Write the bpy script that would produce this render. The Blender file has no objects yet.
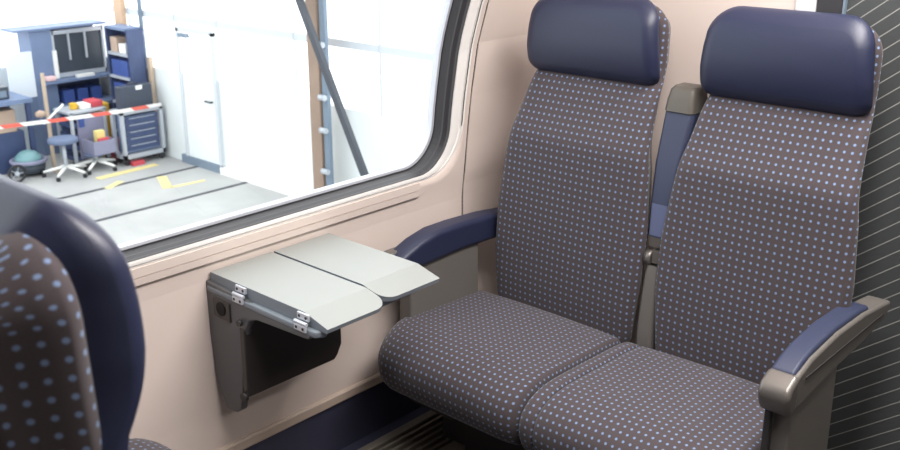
import bpy, bmesh, math, random
from mathutils import Vector, Matrix
random.seed(4)
COL = bpy.context.scene.collection
R = math.radians

# ------------------------------------------------------------------ materials
def lin(c):
    return tuple((v/12.92 if v <= .04045 else ((v+.055)/1.055)**2.4) for v in [k/255 for k in c])

def mat(name, col, rough=.5, metal=0., spec=.5, bump=0., bscale=200., var=0., vscale=6., emit=None, estr=0., sheen=0., coat=0.):
    m = bpy.data.materials.new(name); m.use_nodes = True
    nt = m.node_tree; b = nt.nodes['Principled BSDF']
    c = lin(col)+(1,)
    b.inputs['Base Color'].default_value = c
    b.inputs['Roughness'].default_value = rough
    b.inputs['Metallic'].default_value = metal
    b.inputs['Specular IOR Level'].default_value = spec
    b.inputs['Sheen Weight'].default_value = sheen
    b.inputs['Coat Weight'].default_value = coat
    tc = nt.nodes.new('ShaderNodeTexCoord')
    if var > 0:
        n = nt.nodes.new('ShaderNodeTexNoise'); n.inputs['Scale'].default_value = vscale; n.inputs['Detail'].default_value = 4
        nt.links.new(tc.outputs['Object'], n.inputs['Vector'])
        mr = nt.nodes.new('ShaderNodeMapRange'); mr.inputs[1].default_value = .3; mr.inputs[2].default_value = .7
        mr.inputs[3].default_value = 1-var; mr.inputs[4].default_value = 1+var
        nt.links.new(n.outputs['Fac'], mr.inputs[0])
        mx = nt.nodes.new('ShaderNodeVectorMath'); mx.operation = 'SCALE'; mx.inputs[0].default_value = c[:3]
        nt.links.new(mr.outputs[0], mx.inputs['Scale']); nt.links.new(mx.outputs[0], b.inputs['Base Color'])
    if bump > 0:
        n = nt.nodes.new('ShaderNodeTexNoise'); n.inputs['Scale'].default_value = bscale; n.inputs['Detail'].default_value = 3
        nt.links.new(tc.outputs['Object'], n.inputs['Vector'])
        bp = nt.nodes.new('ShaderNodeBump'); bp.inputs['Strength'].default_value = bump; bp.inputs['Distance'].default_value = .002
        nt.links.new(n.outputs['Fac'], bp.inputs['Height']); nt.links.new(bp.outputs[0], b.inputs['Normal'])
    if emit:
        b.inputs['Emission Color'].default_value = lin(emit)+(1,); b.inputs['Emission Strength'].default_value = estr
    return m

def M_(nt, op, a, b=None):
    n = nt.nodes.new('ShaderNodeMath'); n.operation = op
    for i, v in enumerate((a, b)):
        if v is None: continue
        if isinstance(v, (int, float)): n.inputs[i].default_value = v
        else: nt.links.new(v, n.inputs[i])
    return n.outputs[0]

def fabric_mat():
    m = bpy.data.materials.new('dotted_fabric'); m.use_nodes = True
    nt = m.node_tree; b = nt.nodes['Principled BSDF']; L = nt.links.new
    uv = nt.nodes.new('ShaderNodeUVMap'); uv.uv_map = 'UVMap'
    sp = nt.nodes.new('ShaderNodeSeparateXYZ'); L(uv.outputs[0], sp.inputs[0])
    u = M_(nt, 'DIVIDE', sp.outputs[0], .0162); v = M_(nt, 'DIVIDE', sp.outputs[1], .0170)
    fu = M_(nt, 'SUBTRACT', M_(nt, 'FRACT', u), .5); fv = M_(nt, 'SUBTRACT', M_(nt, 'FRACT', v), .5)
    d = M_(nt, 'SQRT', M_(nt, 'ADD', M_(nt, 'MULTIPLY', fu, fu), M_(nt, 'MULTIPLY', fv, fv)))
    mr = nt.nodes.new('ShaderNodeMapRange'); mr.interpolation_type = 'SMOOTHSTEP'
    mr.inputs[1].default_value = .12; mr.inputs[2].default_value = .22; mr.inputs[3].default_value = 1; mr.inputs[4].default_value = 0
    L(d, mr.inputs[0])
    n = nt.nodes.new('ShaderNodeTexNoise'); n.inputs['Scale'].default_value = 900; n.inputs['Detail'].default_value = 2
    L(uv.outputs[0], n.inputs['Vector'])
    wv = nt.nodes.new('ShaderNodeMapRange'); wv.inputs[1].default_value = .3; wv.inputs[2].default_value = .7
    wv.inputs[3].default_value = .75; wv.inputs[4].default_value = 1.3; L(n.outputs['Fac'], wv.inputs[0])
    base = nt.nodes.new('ShaderNodeVectorMath'); base.operation = 'SCALE'; base.inputs[0].default_value = lin((71, 63, 66))
    L(wv.outputs[0], base.inputs['Scale'])
    mx = nt.nodes.new('ShaderNodeMix'); mx.data_type = 'RGBA'
    L(mr.outputs[0], mx.inputs[0]); L(base.outputs[0], mx.inputs[6]); mx.inputs[7].default_value = lin((116, 136, 170))+(1,)
    L(mx.outputs[2], b.inputs['Base Color'])
    b.inputs['Roughness'].default_value = .85; b.inputs['Specular IOR Level'].default_value = .25
    b.inputs['Sheen Weight'].default_value = .18; b.inputs['Sheen Roughness'].default_value = .5
    bp = nt.nodes.new('ShaderNodeBump'); bp.inputs['Strength'].default_value = .25; bp.inputs['Distance'].default_value = .001
    L(n.outputs['Fac'], bp.inputs['Height']); L(bp.outputs[0], b.inputs['Normal'])
    return m

def stripe_mat():
    """dark glass with thin slanting pale lines, in the plane of the partition (x, z)"""
    m = bpy.data.materials.new('lined_dark_glass'); m.use_nodes = True
    nt = m.node_tree; b = nt.nodes['Principled BSDF']; L = nt.links.new
    tc = nt.nodes.new('ShaderNodeTexCoord'); sp = nt.nodes.new('ShaderNodeSeparateXYZ'); L(tc.outputs['Object'], sp.inputs[0])
    th = R(38.5)
    # signed distance across the lines
    s = M_(nt, 'ADD', M_(nt, 'MULTIPLY', sp.outputs[0], -math.sin(th)), M_(nt, 'MULTIPLY', sp.outputs[2], math.cos(th)))
    off = -(-.722*math.sin(th)) + 1.2545*math.cos(th)
    P = .0286
    f = M_(nt, 'FRACT', M_(nt, 'ADD', M_(nt, 'DIVIDE', M_(nt, 'SUBTRACT', s, off), P), 100.5))
    d = M_(nt, 'ABSOLUTE', M_(nt, 'SUBTRACT', f, .5))
    line = M_(nt, 'LESS_THAN', d, .04)
    mx = nt.nodes.new('ShaderNodeMix'); mx.data_type = 'RGBA'; L(line, mx.inputs[0])
    mx.inputs[6].default_value = lin((74, 77, 78))+(1,); mx.inputs[7].default_value = lin((150, 150, 148))+(1,)
    L(mx.outputs[2], b.inputs['Base Color']); b.inputs['Roughness'].default_value = .3
    return m

def glass_mat():
    m = bpy.data.materials.new('window_glass'); m.use_nodes = True
    nt = m.node_tree; nt.nodes.clear()
    o = nt.nodes.new('ShaderNodeOutputMaterial'); t = nt.nodes.new('ShaderNodeBsdfTransparent'); g = nt.nodes.new('ShaderNodeBsdfGlossy')
    t.inputs[0].default_value = (.93, .95, .955, 1); g.inputs['Roughness'].default_value = .02
    mx = nt.nodes.new('ShaderNodeMixShader'); mx.inputs[0].default_value = .05
    nt.links.new(t.outputs[0], mx.inputs[1]); nt.links.new(g.outputs[0], mx.inputs[2]); nt.links.new(mx.outputs[0], o.inputs[0])
    return m

def tape_mat():
    m = bpy.data.materials.new('barrier_tape'); m.use_nodes = True
    nt = m.node_tree; b = nt.nodes['Principled BSDF']
    uv = nt.nodes.new('ShaderNodeUVMap'); uv.uv_map = 'UVMap'
    sp = nt.nodes.new('ShaderNodeSeparateXYZ'); nt.links.new(uv.outputs[0], sp.inputs[0])
    s = M_(nt, 'FRACT', M_(nt, 'DIVIDE', M_(nt, 'ADD', sp.outputs[0], M_(nt, 'MULTIPLY', sp.outputs[1], .9)), .62))
    f = M_(nt, 'LESS_THAN', s, .42)
    mx = nt.nodes.new('ShaderNodeMix'); mx.data_type = 'RGBA'; nt.links.new(f, mx.inputs[0])
    mx.inputs[6].default_value = lin((240, 236, 232))+(1,); mx.inputs[7].default_value = lin((226, 104, 88))+(1,)
    nt.links.new(mx.outputs[2], b.inputs['Base Color']); b.inputs['Roughness'].default_value = .5
    return m

FAB = fabric_mat()
LEA = mat('navy_leather', (36, 41, 66), .42, bump=.12, bscale=500, spec=.5)
LEAL = mat('grey_blue_pad', (50, 56, 80), .5, bump=.1, bscale=500)
GREY = mat('warm_grey_plastic', (102, 98, 94), .45, bump=.1, bscale=600)
SILV = mat('satin_metal', (116, 111, 107), .35, metal=.5, bump=.05, bscale=400)
DKG = mat('dark_plastic', (52, 50, 50), .5, bump=.1, bscale=500)
BIN = mat('black_brown_plastic', (56, 51, 50), .4, bump=.1, bscale=500)
TBR = mat('table_bracket_grey', (92, 92, 94), .45, bump=.08, bscale=600)
TBE = mat('table_edge_blue_grey', (128, 136, 144), .45, bump=.05, bscale=600)
TTOP = mat('table_top_grey', (152, 155, 152), .45, bump=.04, bscale=800, var=.015, vscale=3)
WALL = mat('beige_panel', (222, 207, 199), .5, bump=.03, bscale=900, var=.012, vscale=2)
TRIMW = mat('white_trim', (250, 247, 244), .4, var=.01)
RUB = mat('rubber_gasket', (46, 43, 45), .35, bump=.05, bscale=200)
BEAD = mat('aluminium_bead', (205, 208, 216), .3, metal=.4)
NAVY = mat('navy_skirting', (60, 62, 84), .55, bump=.08, bscale=300)
FLOOR = mat('dark_floor', (40, 38, 40), .6, bump=.2, bscale=150, var=.15, vscale=40)
GRIL = mat('grille_metal', (150, 142, 132), .45, metal=.3)
BLACK = mat('black_void', (12, 12, 12), .8)
CEIL = mat('ceiling_panel', (225, 220, 214), .6)
STRIPE = stripe_mat(); GLASS = glass_mat(); TAPE = tape_mat()
POST = mat('dark_post', (56, 56, 60), .4)
POSTL = mat('grey_panel', (130, 126, 122), .5)
CONC = mat('concrete_floor', (176, 176, 174), .7, bump=.2, bscale=8, var=.10, vscale=1.6)
GROOV = mat('groove', (70, 72, 78), .8)
YEL = mat('floor_yellow', (232, 214, 150), .7, var=.12, vscale=9)
HW = mat('hall_white', (232, 237, 237), .6, var=.02)
HWL = mat('hall_translucent_panel', (240, 242, 242), .6, emit=(255, 255, 255), estr=1.1)
HSEAM = mat('hall_seam_grey', (204, 209, 214), .6)
HBL = mat('workshop_blue_grey', (112, 130, 162), .5, var=.05)  # workshop blues are lightened: haze put into the base colour
HNAV = mat('workshop_navy', (62, 76, 112), .5, var=.1)
HDB = mat('workshop_dark', (62, 70, 80), .35)
HBLUE = mat('blue_bin', (62, 86, 152), .45)
HSIL = mat('workshop_silver', (186, 192, 200), .4, metal=.2)
HRED = mat('red_plastic', (206, 78, 88), .5)
HYEL = mat('yellow_plastic', (226, 178, 50), .5)
HCARD = mat('cardboard', (188, 164, 146), .8, var=.06)
HWOOD = mat('wood', (192, 172, 152), .7, var=.08)
HCOL = mat('brown_steel', (150, 128, 112), .6, var=.1, vscale=3)
HSTB = mat('blue_grey_steel', (118, 134, 150), .5)
HDRK = mat('brace_steel', (66, 70, 78), .5)
HTEAL = mat('teal_plastic', (120, 160, 164), .4)
HPUR = mat('grey_violet_crate', (142, 142, 166), .5)
HCHAIR = mat('chair_blue_grey', (104, 118, 146), .6)
HPAPER = mat('white_paper', (240, 240, 236), .7)
HBIKE = mat('black_rubber', (36, 36, 40), .6)

# ------------------------------------------------------------------ mesh helpers
class MB:
    def __init__(s): s.v = []; s.f = []; s.uv = []; s.sm = []
    def add(s, verts, faces, uvs=None, smooth=False):
        o = len(s.v); s.v += [tuple(p) for p in verts]
        for i, f in enumerate(faces):
            s.f.append([o+k for k in f]); s.sm.append(smooth)
            s.uv.append(uvs[i] if uvs else [(0, 0)]*len(f))
    def box(s, x0, x1, y0, y1, z0, z1, T=None):
        v = [(x, y, z) for x in (x0, x1) for y in (y0, y1) for z in (z0, z1)]
        if T: v = [T @ Vector(p) for p in v]
        s.add(v, [(0, 1, 3, 2), (4, 6, 7, 5), (0, 4, 5, 1), (2, 3, 7, 6), (0, 2, 6, 4), (1, 5, 7, 3)])
        return s
    def prism(s, poly, axis, a, b):
        """poly in the two other axes (in xyz order), extruded from a to b along axis"""
        def P(p, t):
            q = list(p); q.insert(axis, t); return q
        n = len(poly); v = [P(p, a) for p in poly]+[P(p, b) for p in poly]
        s.add(v, [list(range(n))[::-1], [n+i for i in range(n)]]+[(i, (i+1) % n, n+(i+1) % n, n+i) for i in range(n)])
        return s
    def tube(s, pts, r, n=12, caps=True):
        pts = [Vector(p) for p in pts]; rings = []
        for i, p in enumerate(pts):
            d = (pts[min(i+1, len(pts)-1)]-pts[max(i-1, 0)]).normalized()
            a = d.orthogonal().normalized() if i == 0 else (u-d*u.dot(d)).normalized()
            u = a; w = d.cross(u); rr = r[i] if isinstance(r, (list, tuple)) else r
            rings.append([p+(u*math.cos(t)+w*math.sin(t))*rr for t in [2*math.pi*k/n for k in range(n)]])
        v = [q for rg in rings for q in rg]
        f = [(i*n+k, i*n+(k+1) % n, (i+1)*n+(k+1) % n, (i+1)*n+k) for i in range(len(pts)-1) for k in range(n)]
        s.add(v, f, None, True)
        if caps: s.add(rings[0]+rings[-1], [list(range(n))[::-1], [n+i for i in range(n)]])
        return s
    def grid(s, rows, closed=False, uvrows=None, smooth=True, capends=False):
        n = len(rows[0]); v = [q for r in rows for q in r]; f = []; uv = []
        for i in range(len(rows)-1):
            for k in range(n if closed else n-1):
                k2 = (k+1) % n
                f.append((i*n+k, i*n+k2, (i+1)*n+k2, (i+1)*n+k))
                if uvrows:
                    a = uvrows[i]; b = uvrows[i+1]
                    if closed and k2 == 0: uv.append([a[k], a[n], b[n], b[k]])
                    else: uv.append([a[k], a[k2], b[k2], b[k]])
        s.add(v, f, uv if uvrows else None, smooth)
        if capends:
            for r, ur, rev in ((rows[0], uvrows[0] if uvrows else None, False), (rows[-1], uvrows[-1] if uvrows else None, True)):
                idx = list(range(n)); idx = idx[::-1] if rev else idx
                # flat end: plane-mapped uv (y, z)
                s.add(r, [idx], [[(r[k][1], r[k][2]) for k in idx]], False)
        return s
    def build(s, name, m, parent=None, bevel=0, seg=2, solid=0, offset=-1, ang=40):
        me = bpy.data.meshes.new(name); me.from_pydata(s.v, [], s.f)
        ul = me.uv_layers.new(name='UVMap'); i = 0
        for poly, uvs in zip(me.polygons, s.uv):
            for li, q in zip(poly.loop_indices, uvs): ul.data[li].uv = q
        for p, sm in zip(me.polygons, s.sm): p.use_smooth = sm
        bm = bmesh.new(); bm.from_mesh(me)
        if s.sm and any(s.sm): bmesh.ops.remove_doubles(bm, verts=bm.verts, dist=1e-5)
        if not solid: bmesh.ops.recalc_face_normals(bm, faces=bm.faces)
        bm.to_mesh(me); bm.free()
        me.materials.append(m)
        o = bpy.data.objects.new(name, me); COL.objects.link(o)
        if parent: o.parent = parent
        if solid:
            md = o.modifiers.new('Solid', 'SOLIDIFY'); md.thickness = solid; md.offset = offset
        if bevel:
            md = o.modifiers.new('Bevel', 'BEVEL'); md.width = bevel; md.segments = seg; md.limit_method = 'ANGLE'; md.angle_limit = R(ang)
            for p in me.polygons: p.use_smooth = True
            wn = o.modifiers.new('WN', 'WEIGHTED_NORMAL'); wn.keep_sharp = True
        return o

def tag(o, label, cat, group=None, kind=None):
    o['label'] = label; o['category'] = cat
    if group: o['group'] = group
    if kind: o['kind'] = kind
    return o
def struct(o, label=None):
    o['kind'] = 'structure'
    if label: o['label'] = label
    return o
def empty(name, loc=(0, 0, 0), rz=0):
    o = bpy.data.objects.new(name, None); COL.objects.link(o); o.location = loc; o.rotation_euler = (0, 0, rz)
    o.empty_display_size = .1
    return o
def part_label(o, l): o['label'] = l; return o
def box(name, m, x0, x1, y0, y1, z0, z1, parent=None, bevel=.0):
    return MB().box(x0, x1, y0, y1, z0, z1).build(name, m, parent, bevel=bevel)

def smooth_profile(pts, sub=4, closed=True):
    """Catmull-Rom through the points"""
    n = len(pts); out = []
    rng = n if closed else n-1
    for i in range(rng):
        p = [Vector(pts[(i+k-1) % n]) if closed else Vector(pts[min(max(i+k-1, 0), n-1)]) for k in range(4)]
        for j in range(sub):
            t = j/sub
            out.append(.5*((2*p[1])+(-p[0]+p[2])*t+(2*p[0]-5*p[1]+4*p[2]-p[3])*t*t+(-p[0]+3*p[1]-3*p[2]+p[3])*t**3))
    if not closed: out.append(Vector(pts[-1]))
    return out

def interp(tab, z):
    if z <= tab[0][0]: return tab[0][1]
    for (a, va), (b, vb) in zip(tab, tab[1:]):
        if z <= b:
            t = (z-a)/(b-a); return va+(vb-va)*t
    return tab[-1][1]

def cushion(profile, hwf, r, name, m, parent, sub=4, nx=14, xshift=0, shape=None):
    """side profile (y,z) swept across x with rounded-over ends"""
    pr = smooth_profile(profile, sub)
    n = len(pr)
    area = sum(pr[i].x*pr[(i+1) % n].y-pr[(i+1) % n].x*pr[i].y for i in range(n))
    sg = 1 if area > 0 else -1
    nrm = []
    for i in range(n):
        d = (pr[(i+1) % n]-pr[i-1]); q = Vector((d.y, -d.x))*sg
        nrm.append(q.normalized() if q.length > 1e-9 else Vector((0, 0)))
    arc = [0]
    for i in range(n): arc.append(arc[-1]+(pr[(i+1) % n]-pr[i]).length)
    ph = [90, 80, 68, 55, 41, 27, 13, 0]
    hwm = max(hwf(p.y) for p in pr)
    rl, rr = (r, r) if not isinstance(r, tuple) else r
    il, ir = hwm-rl, hwm-rr
    ss = [(-(il+rl*math.sin(R(a)))/hwm, rl*(1-math.cos(R(a))), -(il+rl*R(a))/hwm) for a in ph]
    ss += [((-il+(il+ir)*k/nx)/hwm, 0, (-il+(il+ir)*k/nx)/hwm) for k in range(1, nx)]
    ss += [((ir+rr*math.sin(R(a)))/hwm, rr*(1-math.cos(R(a))), (ir+rr*R(a))/hwm) for a in ph[::-1]]
    rows = []; uvr = []
    for s_, e, su in ss:
        row = []; ur = []
        for i, p in enumerate(pr):
            q = p-nrm[i]*e
            x = s_*hwf(p.y)
            if shape: x, q = shape(x, q, s_)
            row.append((x+xshift, q.x, q.y)); ur.append((su*hwf(p.y)+xshift, arc[i]))
        ur.append((ur[0][0], arc[n]))
        rows.append(row); uvr.append(ur)
    return MB().grid(rows, True, uvr, True, True).build(name, m, parent)

def pillow(hwf, z0, z1, rt, rb, yf, yb, r, taper, name, m, parent, crown=.004, nz=26):
    """padded panel: front outline in (x,z) with rounded corners, lofted backwards; yf / yb give front and back depth by height"""
    def corner(cx, cz, rad, a0, a1, n=9): return [(cx+rad*math.cos(R(a0+(a1-a0)*k/n)), cz+rad*math.sin(R(a0+(a1-a0)*k/n))) for k in range(n+1)]
    right = []
    for x, z in corner(hwf(z0)-rb, z0+rb, rb, -90, 0): right.append((x, z))
    for k in range(1, nz):
        z = z0+rb+(z1-rt-z0-rb)*k/nz; right.append((hwf(z), z))
    for x, z in corner(hwf(z1-rt)-rt, z1-rt, rt, 0, 90): right.append((x, z))
    top = [(right[-1][0]*(1-2*k/12), z1) for k in range(1, 12)]
    left = [(-x, z) for x, z in right[::-1]]
    bot = [(-right[0][0]*(1-2*k/12), z0) for k in range(1, 12)]
    out = [Vector(p) for p in right+top+left+bot]; n = len(out)
    nr = []
    for i in range(n):
        d = out[(i+1) % n]-out[i-1]; nr.append(Vector((d.y, -d.x)).normalized())
    zc = (z0+z1)/2; rows = []; uvs = []
    zt = [z0-.03+.005*k for k in range(int((z1-z0+.06)/.005)+1)]; at = [0]
    for a_, b_ in zip(zt, zt[1:]): at.append(at[-1]+math.hypot(b_-a_, yf(b_)-yf(a_)))
    arcv = lambda z: interp(list(zip(zt, at)), z)
    base = [p-q*r for p, q in zip(out, nr)]
    def add(pts, dep, uv):
        rows.append([(p.x, yf(p.y)+dep(i, p), p.y) for i, p in enumerate(pts)]); uvs.append([(q.x, arcv(q.y)) for q in uv]+[(uv[0].x, arcv(uv[0].y))])
    hh = (z1-z0)/2; hm = max(p.x for p in out)
    def crn(p): return -crown*max(0, 1-(p.x/hm)**2)*max(0, 1-((p.y-zc)/hh)**2)
    c0 = Vector((0, zc)); cy = yf(zc)+crn(c0)
    for k in [.004]+[j/24 for j in range(1, 25)]:
        pts = [Vector((p.x*k, zc+(p.y-zc)*k)) for p in base]
        add(pts, lambda i, p: crn(p), pts)
    for a in (15, 30, 45, 60, 75, 90):
        e = r*(1-math.sin(R(a))); pts = [p-q*e for p, q in zip(out, nr)]
        add(pts, lambda i, p, a=a: r*(1-math.cos(R(a))), [b+q*r*R(a) for b, q in zip(base, nr)])
    rbk = .014
    for t in (.33, .66, 1):
        pts = []; dd = []
        for p, q in zip(out, nr):
            D = max(.004, (yb(p.y)-yf(p.y)-r-rbk)*t); dd.append(D); pts.append(p-q*D*taper)
        add(pts, lambda i, p, dd=dd: r+dd[i], [b+q*(r*1.57+D) for b, q, D in zip(base, nr, dd)])
    for a in (30, 60, 90):
        pts = [p-q*(D*taper+rbk*(1-math.cos(R(a)))) for p, q, D in zip(out, nr, dd)]
        add(pts, lambda i, p, a=a, dd=dd: r+dd[i]+rbk*math.sin(R(a)), [b+q*(r*1.57+D+rbk*R(a)) for b, q, D in zip(base, nr, dd)])
    last = pts; ld = [r+D+rbk for D in dd]
    for k in (.8, .5, .2, .004):
        pts2 = [Vector((p.x*k, zc+(p.y-zc)*k)) for p in last]
        rows.append([(p.x, yb(p.y), p.y) for p in pts2]); uvs.append([(q.x, q.y) for q in pts2]+[(pts2[0].x, pts2[0].y)])
    mb = MB().grid(rows, True, uvs, True, False)
    mb.add(rows[0], [list(range(n))], [[(p[0], arcv(p[2])) for p in rows[0]]], True)
    mb.add(rows[-1], [list(range(n))[::-1]], [[(p[0], p[2]) for p in rows[-1][::-1]]], True)
    return mb.build(name, m, parent)

# ------------------------------------------------------------------ train seat (faces -Y, origin on floor under seat / back junction)
def hw_back(z):
    base = interp([(.40, .202), (.46, .209), (.6, .222), (.72, .224), (.85, .211), (.95, .195), (1.04, .184), (1.08, .176), (1.3, .173)], z)
    return base
def hw_head(z):
    base = interp([(1.04, .190), (1.12, .190), (1.17, .185), (1.26, .170)], z)
    return base
CUSH = [(.012, .345), (.012, .42), (.0, .452), (-.05, .463), (-.15, .467), (-.25, .471), (-.31, .472), (-.360, .466), (-.398, .450), (-.422, .424), (-.430, .39),
        (-.420, .355), (-.398, .328), (-.365, .317), (-.31, .314), (-.2, .314), (-.05, .318)]
def prof_strip(profile_xy, x0, x1, name, m, parent, bevel=.006, seg=3):
    return MB().prism(profile_xy, 0, x0, x1).build(name, m, parent, bevel=bevel, seg=seg)

def make_seat(name, xc, y, rz, c0, c1, label, arm, middle=False, strip=False, group=None, hz=0):
    """c0,c1: cushion x extents in local frame"""
    root = empty(name, (xc, y, 0), rz); tag(root, label, 'train seat', group)
    BF = [(.40, .004), (.45, -.003), (.52, -.004), (.62, .002), (.72, .012), (.82, .022), (.895, .029), (.915, .034), (.935, .044), (.98, .066), (1.035, .092), (1.062, .115), (1.09, .130), (1.25, .135)]
    if hz: BF = [(.40, .004), (.52, -.004), (.72, .012), (.82, .022), (.90, .044), (.95, .074), (.985, .105), (1.01, .125), (1.09, .130), (1.25, .135)]
    BB = [(.40, .085), (.68, .12), (.88, .165), (1.03, .205), (1.14, .222), (1.25, .222)]
    hwb = (lambda z: max(hw_back(z), .188)) if hz else hw_back
    bk_ = pillow(hwb, .41, 1.234 if hz else 1.240, .068, .03, lambda z: interp(BF, z), lambda z: interp(BB, z), .020, .55, 'backrest', FAB, root, .003, 40)
    if not hz and rz == 0: bk_.location.x = .008
    sm = lambda tab: (lambda pts: (lambda z: interp(pts, z)))([(q.x, q.y) for q in smooth_profile(tab, 5, False)])
    HF = [(1.00, .106), (1.04, .104), (1.06, .095), (1.085, .085), (1.115, .079), (1.15, .077), (1.19, .080), (1.22, .088), (1.26, .106)]
    HB = [(1.00, .172), (1.05, .176), (1.10, .178), (1.16, .178), (1.20, .178), (1.225, .180), (1.245, .186), (1.26, .196)] if hz else [(1.00, .158), (1.05, .160), (1.10, .162), (1.16, .166), (1.20, .171), (1.225, .176), (1.245, .186), (1.26, .196)]
    part_label(pillow(hw_head, 1.050 if not hz else hz, 1.254, .068, .036, sm(HF), sm(HB), .026, .55, 'headrest', LEA, root, .005, 16), 'dark navy leather headrest pad')
    def shp(x, q, s_):
        # plan-view corner rounding at the front
        a = -s_ if (s_ < 0 and not strip) else s_*.8; t = max(0, (a-.60)/.40)
        if q.x < -.2:
            q = Vector((q.x+.09*t**2.4*min(1, (-.2-q.x)/.2), q.y))
        # slight crown of the pad
        if q.y > .40: q = Vector((q.x, q.y+.006*(1-s_*s_)))
        return x, q
    xm = (c0+c1)/2; hw = (c1-c0)/2
    cushion(CUSH, lambda z: hw, (.012, .03) if strip else (.038, .016), 'seat_cushion', FAB, root, nx=20, xshift=xm, shape=shp)
    if strip:
        def shp2(x, q, s_):
            q = Vector((q.x+.004 if q.x < -.3 else q.x, q.y)); return x, q
        cushion(CUSH, lambda z: .021, (.016, .008), 'centre_strip', FAB, root, nx=4, xshift=c0-.0215*1, shape=shp2)
    # hard shell behind and below
    part_label(MB().box(c0+.08, c1-.03, -.34, .10, .29, .33).build('seat_pan', DKG, root, bevel=.01), 'dark plastic pan under the cushion')
    MB().box(xm-.16, xm+.16, -.22, .02, 0, .29).build('pedestal', DKG, root, bevel=.01)
    if arm == 'window':
        ax = -.285
        pf = [(-.325, .600), (-.338, .628), (-.320, .648), (-.26, .670), (-.20, .682), (-.12, .682), (0, .676), (.10, .664), (.12, .64), (.12, .60), (.02, .602), (-.10, .607), (-.20, .604)]
        a = prof_strip(pf, ax, ax+.062, 'armrest', LEA, root, .014, 4); part_label(a, 'navy leather armrest beside the wall')
        MB().box(ax-.004, ax+.03, -.335, -.29, .618, .652).build('armrest_cap', SILV, a, bevel=.006)
        MB().prism([(-.29, .40), (-.03, .40), (-.03, .612), (-.29, .612)], 0, ax+.008, ax+.05).build('armrest_panel', GREY, root, bevel=.006)
        MB().box(-.27, -.11, -.27, -.12, .215, .32).build('support_bracket', DKG, root, bevel=.012)
    if arm == 'aisle':
        x0, x1 = .210, .262
        body = [(-.318, .605), (-.322, .622), (-.310, .638), (-.28, .651), (-.22, .668), (-.10, .678), (.03, .674), (.12, .664), (.185, .655), (.19, .64), (.165, .622), (.05, .605), (-.10, .598), (-.25, .582), (-.305, .580)]
        b = prof_strip(body, x0, x1, 'armrest', GREY, root, .007, 3); part_label(b, 'warm grey metal armrest body on the aisle side')
        pad = [(-.282, .635), (-.282, .655), (-.25, .669), (-.20, .680), (-.10, .688), (.03, .683), (.075, .677), (.075, .655), (-.2, .64)]
        part_label(prof_strip(pad, x0-.003, x1-.008, 'armrest_pad', LEAL, root, .008, 4), 'grey blue pad on top of the armrest')
        cap = [(-.322, .598), (-.328, .622), (-.318, .642), (-.283, .659), (-.279, .585), (-.310, .578)]
        prof_strip(cap, x0-.006, x1+.004, 'armrest_cap', SILV, root, .010, 4)
        MB().box(x1-.001, x1+.002, -.25, .14, .636, .640).build('armrest_groove', DKG, b)
        MB().prism([(-.285, .03), (-.285, .585), (-.075, .600), (-.045, .03)], 0, x0+.012, x1-.004).build('armrest_panel', GREY, root, bevel=.006)
        MB().box(x0+.002, x0+.016, -.30, -.285, .05, .60).build('panel_trim', DKG, root, bevel=.003)
    if middle:
        # armrest folded up between the two backs
        cx = -.229
        def sec(z, yf, hw, d): return [(cx-hw, yf+.01, z), (cx-hw+.008, yf, z), (cx+hw-.008, yf, z), (cx+hw, yf+.01, z), (cx+hw, yf+d, z), (cx-hw, yf+d, z)]
        rows = [sec(.722, .028, .027, .05), (sec(.80, .037, .031, .055)), (sec(.90, .054, .035, .06)), (sec(1.008, .088, .0385, .065))]
        pd = MB().grid(rows, True, None, False, True).build('folded_armrest', LEAL, root, bevel=.003); part_label(pd, 'grey blue padded armrest folded upright between the backs')
        lo = MB().grid([sec(.726, .0265, .0255, .02), sec(.80, .0355, .0295, .02)], True, None, False, True).build('pad_reflection', mat('pad_reflection_blue', (84, 92, 122), .45), pd, bevel=.002)  # bluish reflection on the lower pad, painted as a paler overlay
        rows = [sec(1.010, .084, .0385, .075), sec(1.035, .088, .036, .07), sec(1.058, .096, .033, .062), sec(1.066, .106, .028, .048)]
        part_label(MB().grid(rows, True, None, False, True).build('armrest_tip', mat('tip_grey', (88, 84, 78), .45), pd, bevel=.006, seg=3), 'grey plastic tip of the folded armrest')
        MB().box(cx-.021, cx+.021, .03, .07, .694, .724).build('hinge_block', SILV, root, bevel=.004)
        MB().tube([(cx-.024, .035, .668), (cx-.006, .035, .668)], .019, 20).tube([(cx-.004, .04, .668), (cx+.024, .04, .668)], .014, 20).box(cx-.004, cx+.024, .022, .05, .66, .69).build('hinge', SILV, root)
        rows = [sec(.445, .0, .024, .05), sec(.50, -.0, .024, .05), sec(.62, .015, .023, .05), sec(.652, .022, .021, .05)]
        MB().grid(rows, True, None, False, True).build('armrest_bracket', GREY, root, bevel=.004)
    return root

XW, XA, YS = -1.362, -.875, 1.90
make_seat('train_seat', XW, YS, 0, -.277, .200, 'dotted brown fabric seat beside the window wall, behind the folding table', 'window')
make_seat('train_seat', XA, YS, 0, -.233, .212, 'dotted brown fabric aisle seat with grey armrest in front of the lined dark partition', 'aisle', middle=True, strip=True)
FG = (0, .478)
make_seat('train_seat', XA-.02, FG[1], math.pi, -.212, .233, 'blurred dotted seat in the near left foreground, seen from its side', None, hz=1.0)
make_seat('train_seat', XW-.02, FG[1], math.pi, -.207, .250, 'opposite window seat, only its dotted cushion corner showing below left of the table', None)

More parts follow.
